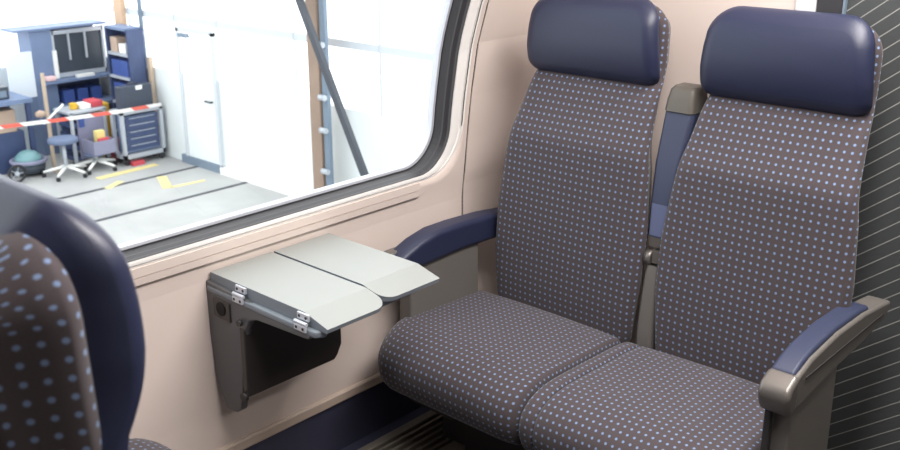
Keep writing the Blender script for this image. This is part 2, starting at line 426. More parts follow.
# ------------------------------------------------------------------ window wall
WT = [(-.1, -1.70), (.10, -1.70), (.25, -1.70), (.45, -1.701), (.60, -1.702), (.70, -1.7025), (.735, -1.7005), (.77, -1.695), (.80, -1.692), (.83, -1.691), (.90, -1.683), (.98, -1.674), (1.12, -1.651), (1.23, -1.617), (1.40, -1.545), (1.60, -1.42), (1.80, -1.24), (1.95, -1.08), (2.15, -.84)]
def W(z): return interp(WT, z)
def rrect(y0, y1, z0, z1, r, n=10, m=14):
    pts = []
    for (cy, cz, a0) in ((y1-r, z0+r, -90), (y1-r, z1-r, 0), (y0+r, z1-r, 90), (y0+r, z0+r, 180)):
        for k in range(n+1):
            a = R(a0+90*k/n); pts.append((cy+r*math.cos(a), cz+r*math.sin(a)))
        # straight run subdivisions
        nxt = {-90: (y1, z1-r), 0: (y0+r, z1), 90: (y0, z0+r), 180: (y1-r, z0)}[a0]
        l = pts[-1]
        for k in range(1, m): pts.append((l[0]+(nxt[0]-l[0])*k/m, l[1]+(nxt[1]-l[1])*k/m))
    return pts
def srect(y0, y1, z0, z1, r):   # matching point count, square corners
    q = rrect(y0, y1, z0, z1, r); return q
SEAM = 1.918
Y0 = -.75
win_o = rrect(-.45, 1.848, .7965, 1.70, .105)
trim_o = rrect(-.49, 1.902, .7805, 1.745, .135)
wall_o = rrect(Y0, SEAM, .700, 2.15, .0015)
def onwall(p, off=0): return (W(p[1])+off, p[0], p[1])
def mixp(a, b, t): return [(p[0]+(q[0]-p[0])*t, p[1]+(q[1]-p[1])*t) for p, q in zip(a, b)]
# upper wall panel around the window
rows = [[onwall(p) for p in mixp(trim_o, wall_o, t)] for t in (0, .25, .5, .75, 1)]
rows = [[(a[0]-.03, a[1], a[2]) for a in rows[0]]]+rows
wl = struct(MB().grid(rows, True).build('wall_left', WALL, None), 'pale beige panelled side wall of the carriage')
# white frame ring around the window with a groove
rows = [[onwall(p, o) for p in mixp(win_o, trim_o, t)] for t, o in ((0, -.004), (.04, .002), (.3, .003), (.62, .003), (.68, -.004), (.76, -.004), (.80, .001), (1, .0005))]
part_label(MB().grid(rows, True, None, False).build('window_surround', TRIMW, wl), 'white moulded frame around the window')
# window assembly
win = struct(empty('window_1', (-1.72, .7, 1.25)), 'large train window with rounded corners and dark rubber seal')
def wl_local(o): o.parent = win; o.matrix_parent_inverse = Matrix.Translation(win.location).inverted(); return o
def glx(z): return W(z)-.056
g_o = rrect(-.43, 1.832, .806, 1.68, .10)
g_i = rrect(-.42, 1.823, .8155, 1.67, .098)
def ringrow(ring, dx): return [(W(p[1])+dx, p[0], p[1]) for p in ring]
prof = [(0, -.002), (.05, .0015), (.14, .001), (.20, -.006), (.50, -.017), (.54, -.022), (.90, -.040), (1, -.046)]
rows = [ringrow(mixp(win_o, g_o, t), dx) for t, dx in prof]
wl_local(MB().grid(rows, True, None, False).build('rubber_seal', RUB))
rows = [ringrow(mixp(g_o, g_i, t), dx) for t, dx in ((0, -.044), (.2, -.041), (.8, -.043), (1, -.05), (1, -.06))]
wl_local(MB().grid(rows, True, None, False).build('seal_bead', BEAD))
# curved pane
zs = [.80+.9*k/14 for k in range(15)]
rows = [[(W(z)-.052, y, z) for y in (-.43, 1.835)] for z in zs]
wl_local(MB().grid(rows, False, None, True).build('pane', GLASS))
# outer shell behind the wall: blocks outside light, leaves the window open
rows = [[(W(p[1])-.062, p[0], p[1]) for p in mixp(g_o, rrect(Y0-.5, 2.4, -.05, 2.18, .002), t)] for t in (0, .3, .6, 1)]
struct(MB().grid(rows, True, None, False).build('wall_outer_shell', RUB))
# ledge band and lower wall (profile along y)
def strip(name, prof, y0, y1, m, solid=.02):
    rows = [[(x, y, z) for x, z in prof] for y in (y0, y1)]
    return struct(MB().grid(rows, False, None, False).build(name, m, None))
strip('trim_1', [(-1.71, .739), (-1.694, .740), (-1.692, .742), (-1.6905, .757), (-1.693, .7575), (-1.693, .759), (-1.690, .7595), (-1.6895, .779), (-1.6925, .7805)], Y0, 1.742, WALL)
lowp = [(-1.7025, .7001), (-1.7023, .66), (-1.702, .60), (-1.7013, .50), (-1.702, .38), (-1.700, .300), (-1.700, .286)]
l1 = MB().grid([[(x, y, z) for x, z in lowp] for y in (Y0, SEAM)], False, None, False).build('wall_left_lower', WALL); struct(l1, 'pale beige lower wall panel below the window')
# end panel past the seam
zz = [.286, .30, .40, .60, .66, .70, .735, .75, .77, .785, .80, .86, .92, .98, 1.05, 1.12, 1.18, 1.23, 1.32, 1.40, 1.5, 1.6, 1.7, 1.8, 1.95, 2.05, 2.15]
endx = W
pl = [(endx(z), z) for z in zz]
rows = [[(x-.012, y, z) for x, z in pl] if i == 0 else [(x, y, z) for x, z in pl] for i, y in enumerate((SEAM+.005, SEAM+.007, 2.10, 2.2))]
struct(MB().grid(rows, False, None, False).build('wall_left_end', WALL), 'beige wall panel behind the window seat, past the seam')
struct(MB().grid([[(x-.0015, y, z) for x, z in pl] for y in (SEAM-.0005, SEAM+.0055)], False, None, False).build('trim_2', BLACK))
rows = [[(W(z)+.0042, y, z) for y in (1.888, 1.8915)] for z in [.905+.04*k for k in range(20)]]
part_label(MB().grid(rows, False).build('surround_groove', RUB, wl), 'thin dark groove in the white window frame')
# sill rail, skirting, heater box
strip('trim_3', [(-1.71, .292), (-1.694, .292), (-1.690, .288), (-1.690, .268), (-1.696, .262), (-1.71, .262)], Y0, 2.2, mat('rail_beige', (200, 182, 168), .5))
strip('baseboard_left', [(-1.70, .270), (-1.70, .125), (-1.66, .118)], Y0, 2.2, NAVY)
hb = struct(empty('heater_grille', (-1.57, .7, 0)), 'metal heater grille along the foot of the wall')
hb['kind'] = 'structure'
def hloc(o): o.parent = hb; o.matrix_parent_inverse = Matrix.Translation(hb.location).inverted(); return o
hloc(MB().box(-1.67, -1.645, Y0, 2.19, .10, .124).box(-1.515, -1.475, Y0, 2.19, .10, .124).build('grille_frame', GRIL, None, bevel=.002))
sl = MB()
for k in range(5):
    x = -1.632+.0235*k
    sl.box(x, x+.009, Y0, 2.19, .100, .122)
for k in range(14): sl.box(-1.645, -1.515, Y0+.05+.21*k, Y0+.056+.21*k, .100, .112)
hloc(sl.build('grille_slats', GRIL))
hloc(MB().box(-1.70, -1.476, Y0, 2.19, 0, .088).build('heater_box', BLACK))

# ------------------------------------------------------------------ carriage shell
struct(box('floor', FLOOR, -1.72, 1.30, -1.6, 3.7, -.06, 0), 'dark carriage floor')
struct(box('ceiling', CEIL, -1.30, 1.30, -1.6, 3.7, 2.15, 2.2))
struct(box('wall_right', POSTL, 1.25, 1.30, -1.6, 3.7, 0, 2.15))
struct(box('wall_rear', POSTL, -1.8, 1.30, -1.3, -1.25, -.05, 2.2))
struct(box('wall_front', POST, -1.8, 1.30, 3.65, 3.7, -.05, 2.2))
struct(box('wall_left_rear', WALL, -1.86, -1.0, -1.3, Y0+.01, -.05, 2.2))
struct(box('wall_left_outer', RUB, -1.86, -1.0, 2.201, 3.7, -.05, 2.2))
# bulkhead behind the seats
struct(MB().box(-1.72, -.935, 2.2, 2.235, 0, 2.16).build('wall_bulkhead', WALL), 'beige bulkhead panel behind the seat backs')
struct(MB().box(-.947, -.898, 2.192, 2.24, 0, 2.155).build('trim_4', mat('pale_grey_trim', (214, 214, 218), .4), bevel=.003))
gp = struct(empty('partition', (-.6, 2.2, 0)), 'dark glass partition printed with slanting pale lines')
def gl(o): o.parent = gp; o.matrix_parent_inverse = Matrix.Translation(gp.location).inverted(); return o
gl(MB().box(-.897, -.838, 2.19, 2.235, 0, 2.155).build('partition_post', POST, None, bevel=.004))
gl(MB().box(-.8375, -.8325, 2.188, 2.20, 0, 2.155).build('post_edge', HSTB, None))
o = MB().box(-.832, -.30, 2.2, 2.212, .06, 2.15).build('glass_panel', STRIPE)
gl(o)
gl(MB().box(-.832, -.30, 2.19, 2.22, 0, .06).build('bottom_rail', GREY))
gl(MB().box(-.33, -.29, 2.18, 2.23, 0, 2.15).build('end_post', POST, None, bevel=.004))
# place the panel's own origin where the pattern expects world coordinates (origin at world zero)

# ------------------------------------------------------------------ folding table
tb = tag(empty('folding_table', (-1.50, 1.27, .72)), 'grey folding train table with two hinged leaves, mounted under the window', 'table')
def tl(o): o.parent = tb; o.matrix_parent_inverse = Matrix.Translation(tb.location).inverted(); return o
def leaf(y0, y1, rl, name, m=TTOP):
    # plan polygon in (x,y) extruded in z with a bevelled nose
    xe = (-1.318 if rl == 'R' else -1.338); xb = xe-.066
    def outline(x_end):
        pts = [(-1.697, y0), (-1.697, y1)]
        def corner(cx, cy, a0, a1, r): return [(cx+r*math.cos(R(a)), cy+r*math.sin(R(a))) for a in [a0+(a1-a0)*k/8 for k in range(9)]]
        r = .035
        if rl == 'R': pts += corner(x_end-r, y1-r, 90, 0, r)+[(x_end, y0)]
        else: pts += [(x_end, y1)]+corner(x_end-r, y0+r, 0, -90, r)
        return pts
    full = outline(xe)
    if rl == 'R': full = full[:2]+[(xb, y1)]+full[2:]+[(xb, y0)]
    else: full = full[:2]+[(xb, y1)]+full[2:]+[(xb, y0)]
    if rl == 'L2': pass
    top = [((xb if x > xb else x), y, .720) for x, y in full]
    n = len(full)
    # three layers: bottom, lower edge, upper edge (sloped nose)
    def zt(x): return .720 if x <= xb else .720-(x-xb)/(xe-xb)*.017
    lay = [[(x-(.003 if x > xb+.001 else 0), y, .6935) for x, y in full], [(x, y, zt(x)) for x, y in full]]
    mb = MB(); v = lay[0]+lay[1]
    mb.add(v, [list(range(n))[::-1]]+[(i, (i+1) % n, n+(i+1) % n, n+i) for i in range(n)])
    # top: split in flat part and nose
    ys0, ys1 = y0, y1
    flat = [(-1.697, y0, .72), (-1.697, y1, .72), (xb, y1, .72), (xb, y0, .72)]
    mb.add(flat, [(0, 1, 2, 3)])
    nose = [(x, y, zt(x)) for x, y in full if x > xb+1e-6]
    mb.add([(xb, y1, .72)]+nose+[(xb, y0, .72)], [list(range(len(nose)+2))])
    mb.sm[0] = True
    o = mb.build(name, m, None); o.data.materials.append(TBE)
    for p in o.data.polygons:
        p.use_smooth = False
        if p.normal.z < .7: p.material_index = 1
    return tl(o)
part_label(leaf(1.104, 1.268, 'R', 'table_leaf'), 'left leaf of the table top')
part_label(leaf(1.275, 1.438, 'L', 'table_leaf'), 'right leaf of the table top')
# base slab under the leaves
part_label(tl(MB().prism([(-1.70, 1.094), (-1.70, 1.435), (-1.375, 1.425), (-1.362, 1.40), (-1.352, 1.14), (-1.334, 1.112), (-1.345, 1.094)], 2, .678, .6930).build('table_base', TBE, None, bevel=.004)), 'blue grey base slab under the leaves')
# bracket arm + socket plate (plane facing -Y)
br = [(-1.707, .702), (-1.352, .682), (-1.37, .668), (-1.53, .660), (-1.555, .650), (-1.570, .625), (-1.598, .46), (-1.606, .425), (-1.625, .412), (-1.662, .404), (-1.690, .46), (-1.706, .58)]
bk = tl(MB().prism([(x, z) for x, z in br], 1, 1.095, 1.112).build('bracket', TBR, None, bevel=.004, seg=3))
def sub(o, parent):
    o.parent = parent; o.matrix_parent_inverse = Matrix.Identity(4); return o
sub(MB().box(-1.678, -1.618, 1.0915, 1.0965, .628, .672).build('socket_plate', BIN, None, bevel=.003), bk)
sub(MB().tube([(-1.648, 1.092, .652), (-1.648, 1.0895, .652)], .0155, 20).build('socket_hole', BLACK), bk)
# far-side bracket
tl(MB().prism([(-1.707, .684), (-1.42, .684), (-1.44, .670), (-1.60, .66), (-1.64, .60), (-1.707, .56)], 1, 1.385, 1.405).build('bracket', TBR, None, bevel=.004))
# hinges at the left edge (facing -Y)
for hx in (-1.585, -1.385):
    h = MB().box(hx-.017, hx+.017, 1.0985, 1.1045, .7045, .7185).box(hx-.017, hx+.017, 1.0895, 1.0945, .6845, .6975)
    h.tube([(hx-.018, 1.0935, .7010), (hx+.018, 1.0935, .7010)], .0042, 10)
    ho = tl(h.build('hinge', BEAD, None, bevel=.001))
    for dx in (-.010, .010):
        sub(MB().tube([(hx+dx, 1.0985, .7115), (hx+dx, 1.0975, .7115)], .0030, 10).build('screw', DKG), ho)
        sub(MB().tube([(hx+dx, 1.0895, .691), (hx+dx, 1.0885, .691)], .0030, 10).build('screw', DKG), ho)
# waste bin under the table
bp = [(1.114, .478), (1.114, .648), (1.352, .648), (1.352, .478)]
bn = tag(MB().prism([(y, z) for y, z in bp], 0, -1.698, -1.592).build('waste_bin', BIN, None, bevel=.006, seg=3), 'dark brown waste bin hanging on the wall beneath the folding table', 'bin')
fp = [(1.092, .468), (1.092, .625), (1.100, .630), (1.100, .655), (1.356, .655), (1.356, .580), (1.347, .573), (1.347, .552), (1.358, .546), (1.358, .502), (1.345, .478), (1.335, .468)]
MB().prism(fp, 0, -1.591, -1.572).build('bin_flap', BIN, bn, bevel=.004, seg=3)
MB().tube([(-1.580, 1.091, .470), (-1.580, 1.082, .470)], .010, 16).build('bin_pivot', DKG, bn)
MB().tube([(-1.580, 1.091, .642), (-1.580, 1.084, .642)], .007, 16).build('bin_pivot', DKG, bn)
# ------------------------------------------------------------------ hall outside
GZ = -2.3
struct(box('ground', CONC, -14.6, -2.4, -6, 7.9, GZ-.1, GZ), 'grey concrete workshop floor')
for i, x in enumerate((-11.82, -10.65)):
    struct(box('trim_5', GROOV, x-.035, x+.035, -6, 7.66, GZ, GZ+.004))
def mark(p0, p1, w):
    a = Vector((*p0, 0)); b = Vector((*p1, 0)); d = (b-a).normalized(); n = Vector((-d.y, d.x, 0))*w/2
    q = [a+n, a-n, b-n, b+n]
    mb = MB(); mb.add([(v.x, v.y, GZ+.001) for v in q]+[(v.x, v.y, GZ+.005) for v in q], [(0, 3, 2, 1), (4, 5, 6, 7), (0, 1, 5, 4), (1, 2, 6, 5), (2, 3, 7, 6), (3, 0, 4, 7)])
    struct(mb.build('trim_floor_line', YEL), 'faded yellow floor marking')
mark((-12.3, 6.35), (-12.35, 7.3), .14); mark((-11.75, 7.0), (-11.2, 6.75), .13); mark((-11.78, 6.2), (-11.95, 6.5), .10); mark((-11.2, 6.8), (-11.15, 7.3), .07)
# side wall (lower opaque, upper light panels)
WY = 7.68
struct(box('wall_hall_side', HW, -14.6, -2.5, WY, WY+.15, GZ, -1.0), 'white lower wall of the workshop hall')
xs = [-14.6, -13.35, -12.15, -11.15, -9.55, -8.05, -6.6, -5.0, -2.5]
for i in range(len(xs)-1):
    w = struct(empty('window_%d' % (i+2), ((xs[i]+xs[i+1])/2, WY, 0)), 'bright translucent daylight panel in the workshop wall')
    for z0, z1 in ((-1.0, -.26), (-.22, 1.1), (1.14, 3.2)):
        p = box('pane', HWL, xs[i]+.02, xs[i+1]-.02, WY+.01, WY+.05, z0, z1); p.parent = w; p.matrix_parent_inverse = Matrix.Translation(w.location).inverted()
    fr = MB()
    fr.box(xs[i]-.0, xs[i]+.02, WY, WY+.06, -1.0, 3.2).box(xs[i+1]-.02, xs[i+1], WY, WY+.06, -1.0, 3.2)
    for z in (-.24, 1.12): fr.box(xs[i]+.02, xs[i+1]-.02, WY-.01, WY+.06, z-.045, z+.045)
    f = fr.build('window_frame', HSEAM); f.parent = w; f.matrix_parent_inverse = Matrix.Translation(w.location).inverted()
struct(MB().box(-11.25, -2.5, WY-.06, WY, GZ, GZ+.10).build('baseboard_hall', TRIMW))
struct(MB().box(-12.2, -11.25, WY-.05, WY, GZ, GZ+.12).build('baseboard_door', HSTB))
dr = struct(empty('door_1', (-11.65, WY, GZ)), 'white service door in the workshop wall')
def dl(o): o.parent = dr; o.matrix_parent_inverse = Matrix.Translation(dr.location).inverted(); return o
dl(MB().box(-12.08, -12.02, WY-.05, WY, GZ+.12, -.36).box(-11.27, -11.21, WY-.05, WY, GZ+.12, -.36).box(-12.08, -11.21, WY-.05, WY, -.40, -.34).build('door_frame', HSEAM))
dl(box('door_leaf', HW, -12.02, -11.27, WY-.03, WY, GZ+.12, -.98))
dl(box('door_light', HWL, -12.02, -11.27, WY-.03, WY, -.96, -.41))
dl(MB().tube([(-11.33, WY-.04, -1.30), (-11.33, WY-.08, -1.30), (-11.45, WY-.08, -1.30)], .014, 8).build('door_handle', HDB))
dl(MB().box(-11.98, -11.78, WY-.09, WY-.03, -.47, -.42).tube([(-11.8, WY-.08, -.43), (-11.6, WY-.2, -.43), (-11.5, WY-.05, -.43)], .01, 6).build('door_closer', HSTB))
# back wall
struct(box('wall_hall_back', HW, -14.6, -14.4, -6, 7.68, GZ, -1.0))
for i in range(8):
    y0 = -6+i*1.71
    w = struct(box('window_%d' % (10+i), HWL, -14.5, -14.44, y0+.02, y0+1.69, -.98, 3.2), 'bright daylight panel of the far workshop wall')
# columns, pipe, brace
tag(MB().box(-13.62, -13.40, 7.60, 7.668, GZ, 3.2).build('steel_column', mat('tan_steel', (204, 172, 142), .6)), 'tan column rising behind the corner shelves', 'column')
pp = tag(MB().tube([(-12.96, 7.64, GZ), (-12.96, 7.64, 3.2)], .032, 12).build('pipe', HSTB), 'blue grey vertical pipe beside the corner shelves', 'pipe')
for z in (-.52, -1.02, .1): MB().tube([(-12.96, 7.64, z-.03), (-12.96, 7.64, z+.03)], .042, 12).build('pipe_clamp', HSIL, pp)
pc = tag(empty('steel_column', (-8.95, 7.45, GZ)), 'brown and blue grey steel column standing in front of the bright wall', 'column')
def pcl(o): o.parent = pc; o.matrix_parent_inverse = Matrix.Translation(pc.location).inverted(); return o
pcl(MB().box(-8.96, -8.77, 7.38, 7.48, GZ, 3.2).build('column_post', HCOL, None, bevel=.01))
pcl(MB().box(-8.75, -8.66, 7.40, 7.46, GZ, 3.2).build('conduit', HSTB, None, bevel=.01))
for z in (-1.72, -1.22, -.83, -.22, .5):
    pcl(MB().tube([(-8.75, 7.36, z), (-8.65, 7.36, z)], .035, 10).tube([(-9.04, 7.50, z), (-8.95, 7.50, z)], .03, 10).build('clamp', HSIL))
tag(MB().prism([(-9.54, 1.5), (-9.45, 1.5), (-7.41, GZ), (-7.50, GZ)], 1, 7.18, 7.24).build('brace_bar', HDRK), 'dark flat steel brace crossing diagonally in front of the column', 'brace')

# -- workshop furniture (far away, seen small through the window)
def grp(root):
    def f(o): o.parent = root; o.matrix_parent_inverse = Matrix.Translation(root.location).inverted(); return o
    return f
r = tag(empty('workbench_hutch', (-14.1, 6.95, GZ)), 'blue grey workbench cabinet with dark upper display against the far wall', 'cabinet'); g = grp(r)
g(box('top_panel', HBL, -14.38, -13.95, 6.22, 7.64, -.47, -.44)); g(box('side_panel', HBL, -14.38, -14.0, 6.46, 6.78, GZ, -.47)); g(box('back_panel', HNAV, -14.39, -14.36, 6.78, 7.64, GZ, -.47))
g(box('shelf', HBL, -14.38, -13.85, 6.55, 7.64, -1.24, -1.20)); g(box('worktop', HBL, -14.38, -13.7, 6.78, 7.64, -1.62, -1.57)); g(box('lower_cabinet', HNAV, -14.36, -13.9, 6.78, 7.64, GZ, -1.62))
g(box('post', HSIL, -13.9, -13.86, 7.60, 7.64, GZ, -1.24))
r = tag(empty('display_rack', (-13.92, 7.1, -1.2)), 'silver framed rack with three dark panels on the bench shelf', 'rack'); g = grp(r)
g(box('panel', HDB, -14.08, -14.05, 6.80, 7.60, -1.17, -.52))
fr = MB(); fr.box(-14.05, -14.01, 6.80, 7.60, -.56, -.50).box(-14.05, -14.01, 6.80, 7.60, -1.19, -1.13).box(-14.05, -14.01, 6.78, 6.82, -1.19, -.50).box(-14.05, -14.01, 7.58, 7.61, -1.19, -.50)
g(fr.build('rack_frame', HSIL))
for y in (7.04, 7.30): g(box('divider', HSIL, -14.05, -14.02, y, y+.025, -.95, -.56))
g(box('end_plate', HPAPER, -14.0, -13.97, 6.76, 6.82, -1.19, -.78))
tag(box('binder', HPAPER, -13.95, -13.87, 7.05, 7.32, -1.199, -1.16), 'white papers lying on the bench shelf below the dark rack', 'papers')
tag(box('cloth_bundle', mat('pink_cloth', (232, 196, 196), .8), -13.99, -13.86, 6.57, 6.72, -1.199, -1.13, bevel=.02), 'pinkish bundle at the left end of the bench shelf', 'cloth')
for k, y in enumerate((6.84, 7.06, 7.28)):
    tag(box('storage_bin', HBLUE, -14.2, -13.95, y, y+.17, -1.569, -1.38, bevel=.01), ['dark blue bin under the bench shelf, leftmost of three', 'dark blue bin under the bench shelf, middle of three', 'dark blue bin under the bench shelf, rightmost of three'][k], 'bin', 'blue bins under the bench shelf')
r = tag(empty('corner_shelves', (-13.4, 7.5, GZ)), 'open navy shelving unit in the hall corner holding blue bins', 'shelf'); g = grp(r)
for x in (-13.48, -12.90): g(box('side_panel', HNAV, x, x+.04, 7.34, 7.58, GZ, -.44))
for z in (-.46, -.83, -1.17, -1.55, -2.0): g(box('shelf', HSIL if z < -.5 else HBL, -13.44, -12.90, 7.33, 7.58, z, z+.04))
g(box('back_panel', HNAV, -13.48, -12.86, 7.582, 7.596, GZ, -.44))
tag(box('cardboard_box', HCARD, -13.40, -13.22, 7.37, 7.55, -.79, -.58, bevel=.005), 'small tan cardboard box on the top shelf of the corner unit', 'box')
tag(box('paper_stack', HPAPER, -13.18, -13.0, 7.37, 7.55, -.79, -.66, bevel=.005), 'white package beside the cardboard box on the corner unit', 'package')
tag(box('storage_bin', HBLUE, -13.40, -12.96, 7.35, 7.56, -1.129, -.90, bevel=.01), 'blue bin on the second shelf of the corner unit', 'bin', 'blue bins on the corner unit')
tag(box('storage_bin', HBLUE, -13.40, -12.96, 7.35, 7.56, -1.509, -1.24, bevel=.01), 'blue bin on the third shelf of the corner unit', 'bin', 'blue bins on the corner unit')
tag(MB().box(-12.84, -12.78, 7.60, 7.66, GZ, -.85).build('wood_plank', HWOOD), 'light wooden plank leaning beside the corner shelves', 'plank')

# drawer trolley with case
r = tag(empty('tool_trolley', (-12.72, 7.28, GZ)), 'silver framed tool trolley with dark drawers, carrying a black case', 'trolley'); g = grp(r)
g(box('trolley_body', HBL, -12.80, -12.60, 7.00, 7.54, -2.12, -1.60))
fr = MB()
for y in (6.93, 7.55):
    for x in (-12.84, -12.60): fr.box(x, x+.05, y, y+.05, -2.2, -1.52)
fr.box(-12.84, -12.55, 6.93, 7.60, -1.56, -1.51).box(-12.84, -12.55, 6.93, 7.60, -2.2, -2.14)
g(fr.build('trolley_frame', HSIL))
for k in range(5): 
    d = g(box('drawer', HNAV, -12.615, -12.585, 7.01, 7.53, -1.70-.098*k, -1.612-.098*k, bevel=.004))
    hh = box('drawer_handle', HSIL, -12.585, -12.575, 7.07, 7.47, -1.635-.098*k, -1.625-.098*k); hh.parent = d
for y in (6.99, 7.55):
    for x in (-12.80, -12.60): g(MB().tube([(x-.015, y, -2.25), (x+.015, y, -2.25)], .05, 12).build('caster', HBIKE))
tag(box('red_tray', HRED, -12.575, -12.49, 7.02, 7.20, GZ+.001, GZ+.06), 'small red tray at the foot of the tool trolley', 'tray')
r = tag(box('hard_case', mat('case_dark', (62, 70, 84), .5), -12.78, -12.64, 7.00, 7.52, -1.509, -1.18, bevel=.02), 'dark hard case standing upright on the tool trolley', 'case')
MB().box(-12.642, -12.635, 7.26, 7.36, -1.25, -1.19).build('case_label', HPAPER, r); MB().tube([(-12.71, 7.17, -1.185), (-12.71, 7.19, -1.155), (-12.71, 7.31, -1.155), (-12.71, 7.33, -1.185)], .012, 8).build('case_handle', HDB, r)
# open trolley with clutter
r = tag(empty('work_trolley', (-13.2, 6.7, GZ)), 'pale grey open trolley with dark trays, behind the swivel chair', 'trolley'); g = grp(r)
for y in (6.40, 6.90):
    for x in (-13.4, -13.0): g(box('leg', HSIL, x, x+.04, y, y+.04, GZ+.08, -1.5))
g(box('trolley_top', HSIL, -13.42, -12.96, 6.38, 6.96, -1.53, -1.49, bevel=.01)); g(box('side_panel', HPUR, -13.0, -12.98, 6.50, 6.92, GZ+.12, -1.55))
for k in range(4): g(box('tray', HNAV, -13.38, -12.99, 6.42, 6.60, -1.72-.16*k, -1.66-.16*k))
for y in (6.42, 6.92): g(MB().tube([(-13.02, y-.015, GZ+.05), (-13.02, y+.015, GZ+.05)], .05, 12).build('caster', HBIKE))
g(box('hook_plate', HBLUE, -12.98, -12.965, 6.52, 6.60, -1.72, -1.58))
tag(box('toolbox', HRED, -13.3, -13.05, 6.78, 7.06-.1, -1.489, -1.40, bevel=.015), 'red toolbox on the open trolley', 'toolbox')
tag(box('white_carton', HPAPER, -13.25, -13.02, 6.62, 6.76, -1.489, -1.42, bevel=.01), 'white carton beside the red toolbox', 'carton')
tag(box('yellow_carton', HYEL, -13.2, -13.1, 6.52, 6.6, -1.489, -1.40, bevel=.01), 'small yellow carton on the left of the open trolley', 'carton')
tag(box('waste_drum', HYEL, -13.45, -13.27, 7.0, 7.18, GZ, -1.50, bevel=.03), 'tall yellow container between the two trolleys', 'container')
tag(MB().tube([(-13.08, 7.08, GZ), (-13.08, 7.08, GZ+.30)], [.085, .105], 16).build('bucket', HRED), 'dark red bucket at the left foot of the tool trolley', 'bucket')
# crate on wheeled base
def star_base(g, cx, cy, m):
    for k in range(5):
        a = 2*math.pi*k/5+.4; ex, ey = cx+.30*math.cos(a), cy+.30*math.sin(a)
        l = g(MB().tube([(cx, cy, GZ+.14), (ex, ey, GZ+.075)], [.028, .018], 8).build('base_leg', m))
        c = MB().tube([(ex, ey-.02, GZ+.032), (ex, ey+.02, GZ+.032)], .03, 10).build('caster', HBIKE); c.parent = l; c.matrix_parent_inverse = l.matrix_parent_inverse.copy() if False else Matrix.Identity(4)
r = tag(empty('swivel_chair', (-12.75, 6.15, GZ)), 'blue grey swivel work chair with a white star base', 'chair'); g = grp(r)
star_base(g, -12.75, 6.15, HPAPER)
g(MB().tube([(-12.75, 6.15, GZ+.12), (-12.75, 6.15, -1.84)], .028, 10).build('gas_post', HSIL))
g(MB().tube([(-12.75, 6.15, -1.83), (-12.75, 6.15, -1.82), (-12.75, 6.15, -1.77), (-12.75, 6.15, -1.76)], [.17, .2, .2, .17], 20).build('seat', HCHAIR))
r = tag(empty('swivel_stool', (-12.75, 6.60, GZ)), 'wheeled stool with white star base holding a grey crate', 'stool'); g = grp(r)
star_base(g, -12.75, 6.60, HPAPER)
g(MB().tube([(-12.75, 6.60, GZ+.12), (-12.75, 6.60, -2.08)], .03, 10).build('gas_post', HSIL)); g(MB().tube([(-12.75, 6.60, -2.08), (-12.75, 6.60, -2.06)], .16, 16).build('seat', HCHAIR))
cr = MB().box(-12.92, -12.58, 6.50, 6.83, -2.059, -2.04)
for a in ((-12.92, -12.90, 6.50, 6.83), (-12.60, -12.58, 6.50, 6.83), (-12.90, -12.60, 6.50, 6.52), (-12.90, -12.60, 6.81, 6.83)): cr.box(*a, -2.04, -1.87)
tag(cr.build('crate', HPUR), 'grey violet plastic crate on the wheeled stool', 'crate')
tag(box('packet', mat('cream_packet', (236, 216, 140), .7), -12.78, -12.68, 6.62, 6.74, -2.039, -1.75), 'cream packet standing in the grey crate', 'packet')
tag(box('cloth', HRED, -12.66, -12.61, 6.60, 6.76, -2.039, -1.84, bevel=.01), 'red cloth in the grey crate', 'cloth')
# left table and its things
r = tag(empty('work_table', (-13.6, 5.4, GZ)), 'pale blue work table at the left edge of the window view', 'table'); g = grp(r)
g(box('table_top', HBL, -14.1, -13.3, 4.6, 6.06, -1.33, -1.27)); 
for y in (4.65, 5.98): g(box('table_leg', HNAV, -13.40, -13.34, y, y+.06, GZ, -1.33)); g(box('table_leg', HNAV, -14.06, -14.0, y, y+.06, GZ, -1.33))
g(box('back_board', HNAV, -14.1, -14.07, 4.65, 6.04, GZ+.3, -1.33))
r = tag(box('equipment_box', HDB, -13.8, -13.45, 5.40, 5.82, -1.269, -1.10, bevel=.01), 'dark electronic box standing on the pale blue table', 'device')
MB().box(-13.452, -13.445, 5.44, 5.78, -1.24, -1.15).build('front_plate', HSTB, r)
tag(box('divider_panel', mat('pale_blue_sheet', (226, 234, 244), .4), -14.0, -13.96, 6.07, 6.44, -1.40, -.75), 'pale blue panel between the table and the cabinet', 'panel')
tag(box('cardboard_box', HCARD, -13.75, -13.45, 5.60, 5.86, -1.75+.02, -1.42, bevel=.01), 'tan cardboard box beneath the pale blue table', 'box')
tag(box('storage_crate', HNAV, -13.8, -13.45, 5.52, 5.95, GZ, -1.731, bevel=.01), 'dark crate under the table carrying the cardboard box', 'crate')
r = tag(empty('vacuum_cleaner', (-13.25, 5.85, GZ)), 'teal and grey workshop vacuum cleaner on the floor by the table', 'vacuum cleaner'); g = grp(r)
g(MB().tube([(-13.2, 5.84, GZ+.05), (-13.2, 5.84, GZ+.14), (-13.2, 5.84, GZ+.16)], [.20, .22, .2], 24).build('tank', HDB))
pts = [(-13.2+.22*math.cos(a), 5.84+.22*math.sin(a), GZ+.20) for a in [2*math.pi*k/24 for k in range(25)]]
g(MB().tube(pts, .028, 8, False).build('hose', HPUR))
g(MB().tube([(-13.2, 5.84, GZ+.16), (-13.2, 5.84, GZ+.26), (-13.2, 5.84, GZ+.32), (-13.2, 5.84, GZ+.345)], [.2, .17, .11, .03], 24).build('motor_head', HTEAL))
